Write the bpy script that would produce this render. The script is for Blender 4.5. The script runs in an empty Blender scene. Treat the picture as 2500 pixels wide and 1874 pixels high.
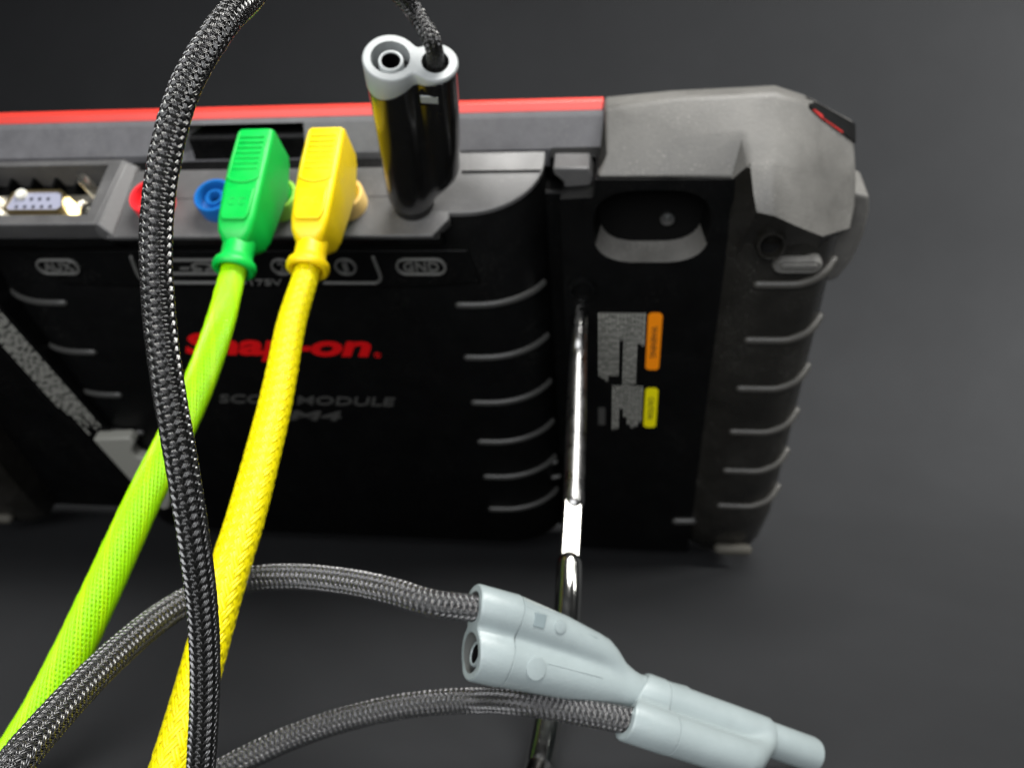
import bpy, bmesh, math, random
import numpy as np
from mathutils import Matrix, Vector
random.seed(4); rng = np.random.default_rng(4)
sc = bpy.context.scene
COL = sc.collection
MM = 0.001

# ------------------------------------------------------------------ frames
# device coordinates in mm: x to the right, u up along the reclined back, n out of the back
LEAN = math.radians(40.0)
F = 2000.0
Xc = np.array([7.85, .1415, -1.0]); Xc /= np.linalg.norm(Xc)
Uc = -np.array([.109, 1, 1.0]); Uc /= np.linalg.norm(Uc)
Nc = np.cross(Xc, Uc)
RC = np.stack([Xc, Uc, Nc], 1)                 # device -> camera axes (right, down, forward)
P0c = np.array([0, (575-937)/F*240, 240.0]); P0d = np.array([0, 166.0, 8.0])
OD = P0d - RC.T @ P0c                          # the camera's place beside the device
cL, sL = math.cos(LEAN), math.sin(LEAN)
ROT = np.array([[1, 0, 0], [0, -sL, -cL], [0, cL, -sL]], float)   # columns X, U, N in world
BASE = np.array([-92.0, -15.0, 0.0])           # foot of the device
def DW(p): return ((np.asarray(p, float) - BASE) @ ROT.T) * MM    # device mm -> world m
def CW(px, py, z):                             # a point at camera distance z (mm)
    return DW(OD + RC.T @ np.array([(px-1250)/F*z, (py-937)/F*z, z]))
def CDIR(v): return ROT @ (RC.T @ np.asarray(v, float))           # camera direction -> world direction
def WD(v): return ROT @ np.asarray(v, float)                      # device direction -> world direction
def DPX(px, py, n):                            # where the line of sight meets the plane n of the device
    d = RC.T @ np.array([(px-1250)/F, (py-937)/F, 1.0]); t = (n-OD[2])/d[2]
    return OD + t*d
class Fr:
    def __init__(s, o, ex, ey, ez): s.o = np.asarray(o, float); s.M = np.stack([ex, ey, ez], 0)
    def __call__(s, p): return s.o + (np.asarray(p, float)*MM) @ s.M
DEV = Fr(DW((0, 0, 0)), WD((1, 0, 0)), WD((0, 1, 0)), WD((0, 0, 1)))
_a = math.atan2(.36, .93); ca, sa = math.cos(_a), math.sin(_a)
PORT = Fr(DW((0, 166, 8)), WD((1, 0, 0)), WD((0, sa, -ca)), WD((0, ca, sa)))
def norm(v): v = np.asarray(v, float); return v/np.linalg.norm(v)
def frame_axis(o, axis, e1):
    ez = norm(axis); ex = norm(np.asarray(e1) - np.dot(e1, ez)*ez); ey = np.cross(ez, ex)
    return Fr(o, ex, ey, ez)

# ------------------------------------------------------------------ camera
cam = bpy.data.cameras.new('camera'); camo = bpy.data.objects.new('camera', cam); COL.objects.link(camo)
cam.sensor_width = 36; cam.sensor_fit = 'HORIZONTAL'; cam.lens = F/2500*36
cr, cd, cf = CDIR((1, 0, 0)), CDIR((0, 1, 0)), CDIR((0, 0, 1))
cp = DW(OD)
camo.matrix_world = Matrix(((cr[0], -cd[0], -cf[0], cp[0]), (cr[1], -cd[1], -cf[1], cp[1]), (cr[2], -cd[2], -cf[2], cp[2]), (0, 0, 0, 1)))
cam.clip_start = .005; cam.clip_end = 20
cam.dof.use_dof = True; cam.dof.focus_distance = .121; cam.dof.aperture_fstop = 26
sc.camera = camo
# ------------------------------------------------------------------ world and lamps
w = bpy.data.worlds.new('World'); sc.world = w; w.use_nodes = True
w.node_tree.nodes['Background'].inputs[0].default_value = (.9, .95, 1, 1); w.node_tree.nodes['Background'].inputs[1].default_value = .02
def area(name, loc, target, sx, sy, power, col=(1, 1, 1), spread=180):
    l = bpy.data.lights.new(name, 'AREA'); l.shape = 'RECTANGLE'; l.size = sx; l.size_y = sy; l.energy = power; l.color = col; l.spread = math.radians(spread)
    o = bpy.data.objects.new(name, l); COL.objects.link(o); o.location = loc
    o.rotation_euler = (Vector(target)-Vector(loc)).to_track_quat('-Z', 'Y').to_euler(); return o
area('key_softbox', (.26, -.30, .72), (.10, -.14, .05), .42, .30, 2.9, (1, .985, .95), 105)
area('front_softbox', (.0, -.78, .24), (.05, -.25, .07), .80, .36, 2.55, (.97, .98, 1), 120)
area('backdrop_softbox', (.72, -.22, .50), (.50, .25, .12), .20, .20, 4.0, (1, .99, .95), 95)
vs = sc.view_settings; vs.view_transform = 'Standard'; vs.look = 'None'; vs.exposure = 0; vs.gamma = 1
sc.render.engine = 'CYCLES'
sc.render.resolution_x = 1024; sc.render.resolution_y = 767

# ------------------------------------------------------------------ materials
MATS = {}
def mat(name, col, rough=.45, metal=0.0, bump=0.0, bscale=900, var=0.0, vscale=60, coat=0.0, spec=.5, rvar=0.0, dust=0.0):
    m = bpy.data.materials.new(name); m.use_nodes = True; nt = m.node_tree; b = nt.nodes['Principled BSDF']
    b.inputs['Base Color'].default_value = (*col, 1); b.inputs['Roughness'].default_value = rough
    b.inputs['Metallic'].default_value = metal; b.inputs['Coat Weight'].default_value = coat
    b.inputs['Specular IOR Level'].default_value = spec
    tc = nt.nodes.new('ShaderNodeTexCoord')
    if var > 0 or rvar > 0:
        nz = nt.nodes.new('ShaderNodeTexNoise'); nz.inputs['Scale'].default_value = vscale; nz.inputs['Detail'].default_value = 6
        nz.inputs['Roughness'].default_value = .65
        nt.links.new(tc.outputs['Object'], nz.inputs['Vector'])
        if var > 0:
            mr = nt.nodes.new('ShaderNodeMapRange'); mr.inputs['From Min'].default_value = .3; mr.inputs['From Max'].default_value = .7
            mr.inputs['To Min'].default_value = 1-var; mr.inputs['To Max'].default_value = 1+var
            nt.links.new(nz.outputs['Fac'], mr.inputs['Value'])
            mx = nt.nodes.new('ShaderNodeVectorMath'); mx.operation = 'SCALE'; mx.inputs[0].default_value = col
            nt.links.new(mr.outputs[0], mx.inputs['Scale']); nt.links.new(mx.outputs[0], b.inputs['Base Color'])
        if rvar > 0:
            m2 = nt.nodes.new('ShaderNodeMapRange'); m2.inputs['From Min'].default_value = .3; m2.inputs['From Max'].default_value = .7
            m2.inputs['To Min'].default_value = max(.03, rough-rvar); m2.inputs['To Max'].default_value = min(1, rough+rvar)
            nt.links.new(nz.outputs['Fac'], m2.inputs['Value']); nt.links.new(m2.outputs[0], b.inputs['Roughness'])
    if dust > 0:
        vo = nt.nodes.new('ShaderNodeTexNoise'); vo.inputs['Scale'].default_value = 1500; vo.inputs['Detail'].default_value = 2
        nt.links.new(tc.outputs['Object'], vo.inputs['Vector'])
        nl = nt.nodes.new('ShaderNodeTexNoise'); nl.inputs['Scale'].default_value = 45; nl.inputs['Detail'].default_value = 4
        nt.links.new(tc.outputs['Object'], nl.inputs['Vector'])
        ad = nt.nodes.new('ShaderNodeMath'); ad.operation = 'MULTIPLY_ADD'; ad.inputs[1].default_value = .45
        nt.links.new(nl.outputs['Fac'], ad.inputs[0]); nt.links.new(vo.outputs['Fac'], ad.inputs[2])
        rm = nt.nodes.new('ShaderNodeMapRange'); rm.inputs['From Min'].default_value = .86; rm.inputs['From Max'].default_value = .98; rm.inputs['To Max'].default_value = dust
        nt.links.new(ad.outputs[0], rm.inputs['Value'])
        mc = nt.nodes.new('ShaderNodeMixRGB'); mc.inputs['Color2'].default_value = (.32, .31, .28, 1); mc.inputs['Color1'].default_value = (*col, 1)
        lk = b.inputs['Base Color'].links
        if lk: nt.links.new(lk[0].from_socket, mc.inputs['Color1'])
        nt.links.new(rm.outputs[0], mc.inputs['Fac']); nt.links.new(mc.outputs[0], b.inputs['Base Color'])
    if bump > 0:
        n2 = nt.nodes.new('ShaderNodeTexNoise'); n2.inputs['Scale'].default_value = bscale; n2.inputs['Detail'].default_value = 3
        nt.links.new(tc.outputs['Object'], n2.inputs['Vector'])
        bp = nt.nodes.new('ShaderNodeBump'); bp.inputs['Strength'].default_value = bump; bp.inputs['Distance'].default_value = .0004
        nt.links.new(n2.outputs['Fac'], bp.inputs['Height']); nt.links.new(bp.outputs[0], b.inputs['Normal'])
    MATS[name] = m; return m
M = MATS
mat('backdrop', (.0255, .0264, .0282), .9, bump=.5, bscale=2200, var=.06, vscale=18, spec=.1)
mat('grey_plastic', (.135, .134, .142), .5, bump=.25, bscale=1600, var=.2, vscale=160, rvar=.1, dust=.25)
mat('strip_plastic', (.095, .094, .094), .42, bump=.2, bscale=1800, var=.14, vscale=90, rvar=.1, dust=.2)
mat('bumper', (.118, .115, .107), .55, bump=.3, bscale=1300, var=.28, vscale=48, rvar=.12, dust=.45)
mat('shaded_rubber', (.0125, .0118, .0100), .36, bump=.25, bscale=1100, var=.35, vscale=45, rvar=.16, dust=.14)  # darker copy of the bumper rubber, shade of down-facing sides in its colour
mat('black_plastic', (.0026, .0027, .0028), .42, bump=.15, bscale=1400, var=.2, vscale=80, rvar=.08, spec=.16, dust=.05)
mat('emboss', (.10, .10, .095), .45, bump=.1)
mat('rib', (.042, .042, .040), .38)
mat('trim_red', (.74, .052, .036), .38, var=.06)
mat('dark_hole', (.003, .003, .003), .7, spec=.1)  # near-black for holes, the shade of their depth put into the colour
mat('jack_red', (.80, .03, .04), .3); mat('jack_blue', (.01, .13, .42), .3); mat('jack_green', (.36, .72, .10), .35); mat('jack_yellow', (.9, .62, .20), .35)
mat('jack_black', (.012, .012, .012), .35)
mat('green_plug', (.0, .52, .065), .42, bump=.12, bscale=1800, var=.08, vscale=110, rvar=.1)
mat('yellow_plug', (.92, .66, .0), .42, bump=.12, bscale=1800, var=.08, vscale=110, rvar=.1)
mat('black_plug', (.008, .008, .0078), .20, bump=.06, bscale=900, coat=.2, dust=.07, rvar=.06, vscale=120)
mat('grey_plug', (.285, .335, .34), .38, bump=.12, bscale=1500, var=.05, vscale=110, rvar=.1, dust=.12)
mat('cap_grey', (.43, .455, .455), .4, bump=.08, var=.05, vscale=120)
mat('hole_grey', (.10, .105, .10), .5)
mat('steel', (.30, .30, .298), .30, 1.0, var=.12, vscale=200, rvar=.08)
mat('bright_steel', (.60, .60, .58), .16, 1.0, var=.06, vscale=200, rvar=.05)
mat('polished_steel', (.42, .415, .385), .30, 1.0)
mat('nickel', (.86, .82, .72), .34, 1.0, bump=.2, bscale=700, rvar=.1)
mat('brass', (.85, .68, .34), .3, 1.0)
mat('pin_block', (.30, .31, .40), .5)
mat('post_white', (.75, .74, .66), .4)
mat('fil_black', (.010, .010, .0092), .22, coat=1.0, spec=1.0); mat('fil_grey', (.034, .034, .035), .20, coat=1.0, spec=1.0)
mat('fil_green', (.38, .88, .0), .3); mat('fil_lime', (.46, .90, .0), .3); mat('fil_yellow', (1.0, .84, .0), .36)
mat('core_black', (.004, .004, .004), .6); mat('core_green', (.05, .24, .0), .7); mat('core_yellow', (.22, .13, .0), .7); mat('core_grey', (.012, .012, .012), .6)
mat('logo_red', (.70, .004, .006), .4); mat('print_grey', (.05, .05, .047), .5)
mat('label_orange', (.95, .27, .0), .5); mat('label_yellow', (.90, .80, .0), .5); mat('print_black', (.02, .02, .01), .5)
mat('print_label', (.40, .40, .36), .5)
mat('latch_grey', (.27, .27, .24), .5, bump=.1)
mat('foot_rubber', (.06, .056, .045), .7)
mat('dull_red', (.40, .02, .018), .4)
# glowing-free plastics for vivid plugs let a little light through
for k, c in (('green_plug', (.0, .75, .1)), ('yellow_plug', (1, .75, 0)), ('fil_green', (.4, .95, 0)), ('fil_lime', (.6, .95, 0)), ('fil_yellow', (1, .8, 0)), ('cap_grey', (.8, .85, .7))):
    b = M[k].node_tree.nodes['Principled BSDF']
    b.inputs['Subsurface Weight'].default_value = .25; b.inputs['Subsurface Radius'].default_value = (.002, .002, .002); b.inputs['Subsurface Scale'].default_value = 1

# ------------------------------------------------------------------ object helpers
ROOTM = {}
def tag(o, label, cat, group=None, kind=None):
    if label: o['label'] = label
    if cat: o['category'] = cat
    if group: o['group'] = group
    if kind: o['kind'] = kind
def root(name, loc, label, cat, rot=None, group=None):
    o = bpy.data.objects.new(name, None); COL.objects.link(o); o.empty_display_size = .01
    o.location = loc
    m = Matrix.Translation(Vector(loc))
    if rot is not None: o.rotation_euler = rot; m = m @ rot.to_matrix().to_4x4() if hasattr(rot, 'to_matrix') else m
    ROOTM[o.name] = m.inverted(); tag(o, label, cat, group); return o
def top_of(o):
    while o.parent: o = o.parent
    return o
def mk(name, V, faces, material, parent, angle=35, bevel=0.0, bseg=2, subsurf=0, fix=True, kind=None):
    V = np.asarray(V, float)
    if parent is not None:
        inv = np.array(ROOTM[top_of(parent).name]); V = V @ inv[:3, :3].T + inv[:3, 3]
    used = sorted({i for f in faces for i in f})
    if len(used) < len(V): ren = {o_: n_ for n_, o_ in enumerate(used)}; V = V[used]; faces = [[ren[i] for i in f] for f in faces]
    me = bpy.data.meshes.new(name); me.from_pydata(V.tolist(), [], [tuple(f) for f in faces])
    if fix:
        bm = bmesh.new(); bm.from_mesh(me); bmesh.ops.remove_doubles(bm, verts=bm.verts, dist=1e-6)
        bmesh.ops.recalc_face_normals(bm, faces=bm.faces); bm.to_mesh(me); bm.free()
    return _fin(name, me, material, parent, angle, bevel, bseg, subsurf, kind)
def _fin(name, me, material, parent, angle, bevel=0, bseg=2, subsurf=0, kind=None):
    for p in me.polygons: p.use_smooth = True
    if angle is not None: me.set_sharp_from_angle(angle=math.radians(angle))
    me.materials.append(M[material] if isinstance(material, str) else material)
    o = bpy.data.objects.new(name, me); COL.objects.link(o)
    if parent is not None: o.parent = parent
    if kind: o['kind'] = kind
    if bevel > 0:
        md = o.modifiers.new('bevel', 'BEVEL'); md.width = bevel*MM; md.segments = bseg; md.limit_method = 'ANGLE'; md.angle_limit = math.radians(28)
        md.harden_normals = False
    if subsurf:
        md = o.modifiers.new('sub', 'SUBSURF'); md.levels = subsurf; md.render_levels = subsurf
    return o
def box_g(lo, hi):
    x0, y0, z0 = lo; x1, y1, z1 = hi
    v = [(x0,y0,z0),(x1,y0,z0),(x1,y1,z0),(x0,y1,z0),(x0,y0,z1),(x1,y0,z1),(x1,y1,z1),(x0,y1,z1)]
    return v, [(0,3,2,1),(4,5,6,7),(0,1,5,4),(1,2,6,5),(2,3,7,6),(3,0,4,7)]
def box(name, fr, lo, hi, m, parent, bevel=.3, **k):
    v, f = box_g(lo, hi); return mk(name, fr(v), f, m, parent, bevel=bevel, **k)
def loft_g(rings, closed=True, caps=(True, True)):
    n = len(rings[0]); V = [p for r in rings for p in r]; Fa = []
    for i in range(len(rings)-1):
        for j in range(n if closed else n-1):
            a = i*n+j; b = i*n+(j+1) % n; Fa.append((a, b, b+n, a+n))
    if caps[0]: Fa.append(tuple(range(n))[::-1])
    if caps[1]: Fa.append(tuple(range((len(rings)-1)*n, len(rings)*n)))
    return V, Fa
def loft(name, fr, rings, m, parent, closed=True, caps=(True, True), **k):
    V, Fa = loft_g(rings, closed, caps); return mk(name, fr(V), Fa, m, parent, **k)
def lathe(name, fr, prof, m, parent, seg=40, c=(0, 0), caps=(False, False), **k):
    rings = [[(c[0]+r*math.cos(2*math.pi*i/seg), c[1]+r*math.sin(2*math.pi*i/seg), z) for i in range(seg)] for r, z in prof]
    return loft(name, fr, rings, m, parent, caps=caps, **k)
def prism(name, fr, poly, z0, z1, m, parent, **k):
    return loft(name, fr, [[(x, y, z0) for x, y in poly], [(x, y, z1) for x, y in poly]], m, parent, **k)
def capsule2d(cx, cy, w, h, seg=8):
    r = h/2; L = w/2-r; p = []
    for i in range(seg+1): a = -math.pi/2+math.pi*i/seg; p.append((cx+L+r*math.cos(a), cy+r*math.sin(a)))
    for i in range(seg+1): a = math.pi/2+math.pi*i/seg; p.append((cx-L+r*math.cos(a), cy+r*math.sin(a)))
    return p
def catmull(P, n):
    P = np.asarray(P, float); P = np.vstack([2*P[0]-P[1], P, 2*P[-1]-P[-2]]); out = []
    for i in range(1, len(P)-2):
        p0, p1, p2, p3 = P[i-1:i+3]
        for t in np.linspace(0, 1, n, endpoint=False):
            out.append(.5*((2*p1)+(-p0+p2)*t+(2*p0-5*p1+4*p2-p3)*t*t+(-p0+3*p1-3*p2+p3)*t**3))
    out.append(P[-2]); return np.array(out)
def frames(P):
    T = np.gradient(P, axis=0); T /= np.linalg.norm(T, axis=1)[:, None]
    a = np.cross(T[0], [0, 0, 1.0]); a = a if np.linalg.norm(a) > .1 else np.cross(T[0], [1.0, 0, 0]); a /= np.linalg.norm(a)
    A = [a]
    for i in range(1, len(P)):
        a = A[-1]-np.dot(A[-1], T[i])*T[i]; A.append(a/np.linalg.norm(a))
    A = np.array(A); return T, A, np.cross(T, A)
def tube_g(P, rad, seg=10, round_ends=True):
    P = np.asarray(P, float); rad = np.broadcast_to(np.asarray(rad, float), (len(P),)).copy()
    if round_ends:
        T, A, B = frames(P)
        pre = [(P[0]-T[0]*rad[0]*math.sin(a), rad[0]*math.cos(a)) for a in (1.45, 1.0, .5)]
        post = [(P[-1]+T[-1]*rad[-1]*math.sin(a), rad[-1]*math.cos(a)) for a in (.5, 1.0, 1.45)]
        P = np.vstack([[p for p, _ in pre], P, [p for p, _ in post]]); rad = np.concatenate([[r for _, r in pre], rad, [r for _, r in post]])
    T, A, B = frames(P); rings = []
    for i in range(len(P)):
        rings.append([P[i]+rad[i]*(math.cos(t)*A[i]+math.sin(t)*B[i]) for t in np.linspace(0, 2*math.pi, seg, endpoint=False)])
    return loft_g(rings)
def tube(name, P, rad, m, parent, seg=10, **k):       # P in world m, rad in mm
    V, Fa = tube_g(P, np.asarray(rad)*MM, seg); return mk(name, V, Fa, m, parent, angle=60, **k)
def plate_holes(name, fr, outer, holes, z, m, parent, depth=None, wall_m=None):
    bm = bmesh.new(); edges = []
    for lp in [outer]+holes:
        vs_ = [bm.verts.new(tuple(fr((x, y, z if not callable(z) else z(x, y))))) for x, y in lp]
        for i in range(len(vs_)): edges.append(bm.edges.new((vs_[i], vs_[(i+1) % len(vs_)])))
    bmesh.ops.triangle_fill(bm, use_beauty=True, use_dissolve=False, edges=edges)
    V = np.array([v.co[:] for v in bm.verts]); bm.verts.index_update(); Fa = [[v.index for v in f.verts] for f in bm.faces]; bm.free()
    return mk(name, V, Fa, m, parent)
def text(name, body, fr, cx, cy, z, height, m, parent, width=None, ext=.15, shear=0, offset=0, rot=0, bevel=0):
    cu = bpy.data.curves.new('t', 'FONT'); cu.body = body; cu.extrude = .1; cu.shear = shear; cu.offset = offset; cu.align_x = 'LEFT'
    cu.resolution_u = 3
    o = bpy.data.objects.new('t', cu); COL.objects.link(o); bpy.context.view_layer.update()
    me = bpy.data.meshes.new_from_object(o.evaluated_get(bpy.context.evaluated_depsgraph_get()))
    bpy.data.objects.remove(o); bpy.data.curves.remove(cu)
    V = np.array([v.co[:] for v in me.vertices]); Fa = [list(p.vertices) for p in me.polygons]; bpy.data.meshes.remove(me)
    lo, hi = V.min(0), V.max(0); s = height/(hi[1]-lo[1]); sx = s if width is None else width/(hi[0]-lo[0])
    x = (V[:, 0]-(lo[0]+hi[0])/2)*sx; y = (V[:, 1]-(lo[1]+hi[1])/2)*s; zz = np.where(V[:, 2] > 0, z+ext, z-.05)
    c, s_ = math.cos(rot), math.sin(rot)
    W = np.stack([cx+c*x-s_*y, cy+s_*x+c*y, zz], 1)
    return mk(name, fr(W), Fa, m, parent, fix=False)

# ------------------------------------------------------------------ the setting: one dark paper sweep
pr = [(-1.2, 0), (-.4, 0), (0.045, 0)]
for i in range(1, 15):
    a = math.pi/2*i/14; pr.append((.045+.16*math.sin(a), .16-.16*math.cos(a)))
pr += [(.205, .5), (.205, 1.2)]
V, Fa = loft_g([[(x, y, z) for y, z in pr] for x in np.linspace(-1.6, 1.8, 12)], closed=False, caps=(False, False))
bd = mk('backdrop', V, Fa, 'backdrop', None, angle=None); bd['kind'] = 'structure'

# ------------------------------------------------------------------ the scanner
from mathutils import Euler
scn = root('diagnostic_scanner', (0, 0, 0), 'rugged black handheld diagnostic scanner with grey corner bumper, propped up showing its back', 'scanner', rot=Euler((LEAN, 0, 0)))
# screen half of the case
box('screen_housing', DEV, (-278, -13, -46), (94, 178, -33), 'black_plastic', scn, bevel=2)
# back shell: dark case between module and columns
box('back_shell', DEV, (-272, -14, -34), (66, 165, -17), 'black_plastic', scn, bevel=1)
# --- grey top rail with the scooped notch
def rail(x, rec=0):
    A, B, C, D = (174.7, -26), (174.9, -26.1), (182.6, -31.1), (182.8, -31.2)
    if rec: A, B, C = (170.5, -41), (171, -41.2), (181.6, -41)
    return [(x, *p) for p in (A, B, C, D, (184.0, -32.3), (179.0, -45), (168, -45), (168, -27))]
rl = loft('top_rail', DEV, [rail(x, r) for x, r in ((-278, 0), (-117, 0), (-108.5, 1), (-76, 1), (-70.5, 0), (25.8, 0))], 'grey_plastic', scn, angle=25)
box('notch_shade', DEV, (-109.5, 168.5, -40.8), (-76, 181.4, -39.5), 'dark_hole', rl, bevel=0)  # dark box inside the notch, its shade put in as colour
prism('red_trim', Fr(DEV.o, WD((0, 1, 0)), WD((0, 0, 1)), WD((1, 0, 0))), [(183.7, -32.9), (185.9, -34.6), (186.2, -36.4), (184.4, -40), (183.7, -40)], -278, 25.6, 'trim_red', scn, bevel=.3)
# --- measuring module: rounded ends, top cut by the sloping port face
def utop(n): return 166+(8-n)*sa/ca-.5
out = []
for t in np.linspace(0, 1, 13):
    a = math.pi/2*t; out.append((8-24*(1-math.sin(a)) if False else -16+24*math.cos(a), -18+18*math.sin(a)))
R_ = out; Lf = [(-184-x, n) for x, n in R_][::-1]
otl = [(8, -19.5)]+R_+Lf+[(-192, -19.5)]
def modbody(name, ol, drop):
    return loft(name, DEV, [[(x, -8, n-3) for x, n in ol], [(x, -4, n) for x, n in ol], [(x, utop(n)-drop-1.2, n) for x, n in ol], [(x, utop(n)-drop, n-.6 if n > -17 else n) for x, n in ol]], 'black_plastic', scn, angle=50)
mod = modbody('module_housing', [(8, -19.5)]+R_+[(-127, 0), (-127, -19.5)], 0)
mod2 = modbody('module_end', [(-127.05, -19.5), (-127.05, 0)]+Lf+[(-192, -19.5)], 9)
# bright shoulder face of the module (moulded grey top plate that follows the rounded corner)
cap = [(8.25, -19.7)]+[(x+.25, n+.25) for x, n in R_]+[(-27, .25), (-27, -19.7)]
loft('module_top_plate', DEV, [[(x, utop(n)-.9, n) for x, n in cap], [(x, utop(n)+.25, n) for x, n in cap], [(x-.4 if x > -50 else x, utop(n)+.8, n-.5) for x, n in cap]], 'strip_plastic', scn, angle=40)
# --- port strip
strip = loft('port_strip', PORT, [[(x0, 0, h0) for x0 in (0,)] for h0 in (0,)]*0 or
    [[(-128, s, h) for s, h in ((0, 0), (22, 0), (29, -.9), (29, -6), (9, -6), (2, -5), (0, -1.6))],
     [(-24, s, h) for s, h in ((0, 0), (22, 0), (29, -.9), (29, -6), (9, -6), (2, -5), (0, -1.6))],
     [(-19.5, s, h) for s, h in ((6, 0), (22, 0), (29, -.9), (29, -6), (9, -6), (7, -5), (6, -1.6))]], 'strip_plastic', scn, bevel=.4)
box('seam', PORT, (-121, 14.3, -.3), (-20, 14.5, .02), 'dark_hole', strip, bevel=0)
box('seam', PORT, (-17, 22.9, -.3), (7.2, 23.08, .75), 'dark_hole', strip, bevel=0)
# dark overhang between strip and back
prism('strip_underside', Fr(DEV.o, WD((0, 1, 0)), WD((0, 0, 1)), WD((1, 0, 0))), [(164.6, 7.6), (162.5, 6.6), (157.5, .2), (157.5, -4), (168, -4)], -127.5, -22, 'black_plastic', scn, bevel=.3)
prism('strip_underside', Fr(DEV.o, WD((0, 1, 0)), WD((0, 0, 1)), WD((1, 0, 0))), [(164.5, 6.0), (160.5, 5), (156.5, .2), (156.5, -3), (159, -2)], -194, -128, 'black_plastic', scn, bevel=.3)
# --- connector block at the left
blk = []
bx0, bx1 = -196, -128.5
fr_in = [(-186, 6.2), (-134.0, 6.2), (-132.2, 25.4), (-186, 25.4)]
fr_out = [(bx0, 2.5), (-130.5, 2.5), (-127, 27.5), (bx0, 27.5)]
rings = [[(x, s, -7) for x, s in fr_out], [(x, s, 3.2) for x, s in fr_out], [(x+(.4 if x < -160 else -.4), s+(.4 if s < 15 else -.4), 3.6) for x, s in fr_out],
         [(x, s, 3.6) for x, s in fr_in], [(x, s, -7) for x, s in fr_in]]
blk = loft('connector_block', PORT, rings, 'strip_plastic', scn, caps=(False, False), bevel=.3)
loft('block_side', PORT, [[(-132, 1.5, -3), (-125, .2, -3), (-123.5, 27.5, -3), (-129, 27.5, -3)], [(-132, 2.2, 0), (-125.5, .4, 0.2), (-124, 27.2, 0.2), (-129, 27.2, 0)], [(-132, 3.0, 3.3), (-129.6, 3.0, 3.3), (-126.6, 27.0, 3.3), (-129, 27.0, 3.3)]], 'strip_plastic', blk, bevel=.5)
box('recess_floor', PORT, (-188, 5, -8), (-133, 27, -7.2), 'dark_hole', blk, bevel=0)
for i in range(5): box('recess_fin', PORT, (-179+i*8, 20.5, -7.2), (-178+i*8, 25.2, -2.5), 'black_plastic', blk, bevel=0)
flange = prism('socket_flange', PORT, [(-183, 7), (-134.6, 7), (-133.6, 18.6), (-183, 18.6)], -7.2, -2.8, 'nickel', blk, bevel=.5)
# D-shaped shell and pin block
def dshape(x0, x1, s0, s1, ins=0):  # trapezoid outline
    return [(x0+ins+1.6, s0+ins), (x1-ins-1.6, s0+ins), (x1-ins-.2, s0+ins+1.2), (x1-ins-2.2+.6, s1-ins-1), (x1-ins-3.2, s1-ins), (x0+ins+3.2, s1-ins), (x0+ins+1.6, s1-ins-1), (x0+ins+.2, s0+ins+1.2)]
SX0, SX1, S0, S1 = -166.0, -144.6, 9.0, 17.4
d0 = dshape(SX0, SX1, S0, S1); d1 = dshape(SX0, SX1, S0, S1, .7)
loft('socket_shell', PORT, [[(x, s, -5) for x, s in d0], [(x, s, 1.6) for x, s in d0], [(x, s, 1.6) for x, s in d1], [(x, s, -3) for x, s in d1]], 'brass', blk, caps=(False, False), angle=40)
pb = prism('pin_block', PORT, d1, -4, 1.2, 'pin_block', blk, bevel=.2)
for row, (cnt, off) in enumerate(((5, 0), (4, 1.35))):
    for i in range(cnt):
        cx = SX0+4.6+off+i*2.95; cs = 11.0+row*3.0
        lathe('pin_hole', PORT, [(.05, 1.26), (.62, 1.26), (.62, 1.2)], 'dark_hole', pb, seg=12, c=(cx, cs))
lathe('key_stud', PORT, [(1.9, -4), (1.9, 2.0), (1.6, 2.5), (.1, 2.7)], 'post_white', blk, seg=24, c=(SX0+5.2, S1-1.8))
for cx, cs in ((-175.0, 17.8), (-137.4, 17.8)):
    lathe('threaded_post', PORT, [(1.75, -5), (1.75, 6.2), (1.5, 6.8), (.1, 6.9)], 'nickel', blk, seg=16, c=(cx, cs))
for cx in (-173, -138.2):
    lathe('screw_head', PORT, [(2.9, -3), (2.9, -1.7), (2.5, -1.2), (1.2, -1.1), (.9, -2.0), (.05, -2.1)], 'polished_steel', blk, seg=24, c=(cx, 11.5))
for i, (cx, cs) in enumerate(((-142.6, 8.6), (-135.4, 15.4), (-142.2, 14.8))):
    lathe('rivet', PORT, [(1.4, -3), (1.3, -1.8), (.05, -1.2)], 'nickel', blk, seg=14, c=(cx, cs))
# --- jacks
SJ = 11.5
JX = {'red': -113.8, 'blue': -92.6, 'green': -72.2, 'yellow': -51.4, 'black': -30.6}
for k, x in JX.items():
    j = lathe('jack_collar', PORT, [(6.2, -.3), (6.2, 5.4), (5.9, 5.8), (5.1, 5.8), (4.9, 5.5), (4.9, 1.5), (2.9, 1.5), (2.9, 4.6), (2.7, 4.9), (2.1, 4.9), (1.9, 4.6), (1.9, 1.2)], 'jack_'+k, scn, seg=44, c=(x, SJ), angle=50)
    j['label'] = {'red': 'red jack socket', 'blue': 'blue jack socket', 'green': 'pale green jack socket', 'yellow': 'pale yellow jack socket', 'black': 'black jack socket'}[k]
    lathe('jack_bore', PORT, [(1.92, 1.3), (.05, 1.25)], 'dark_hole', j, seg=20, c=(x, SJ))
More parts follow.
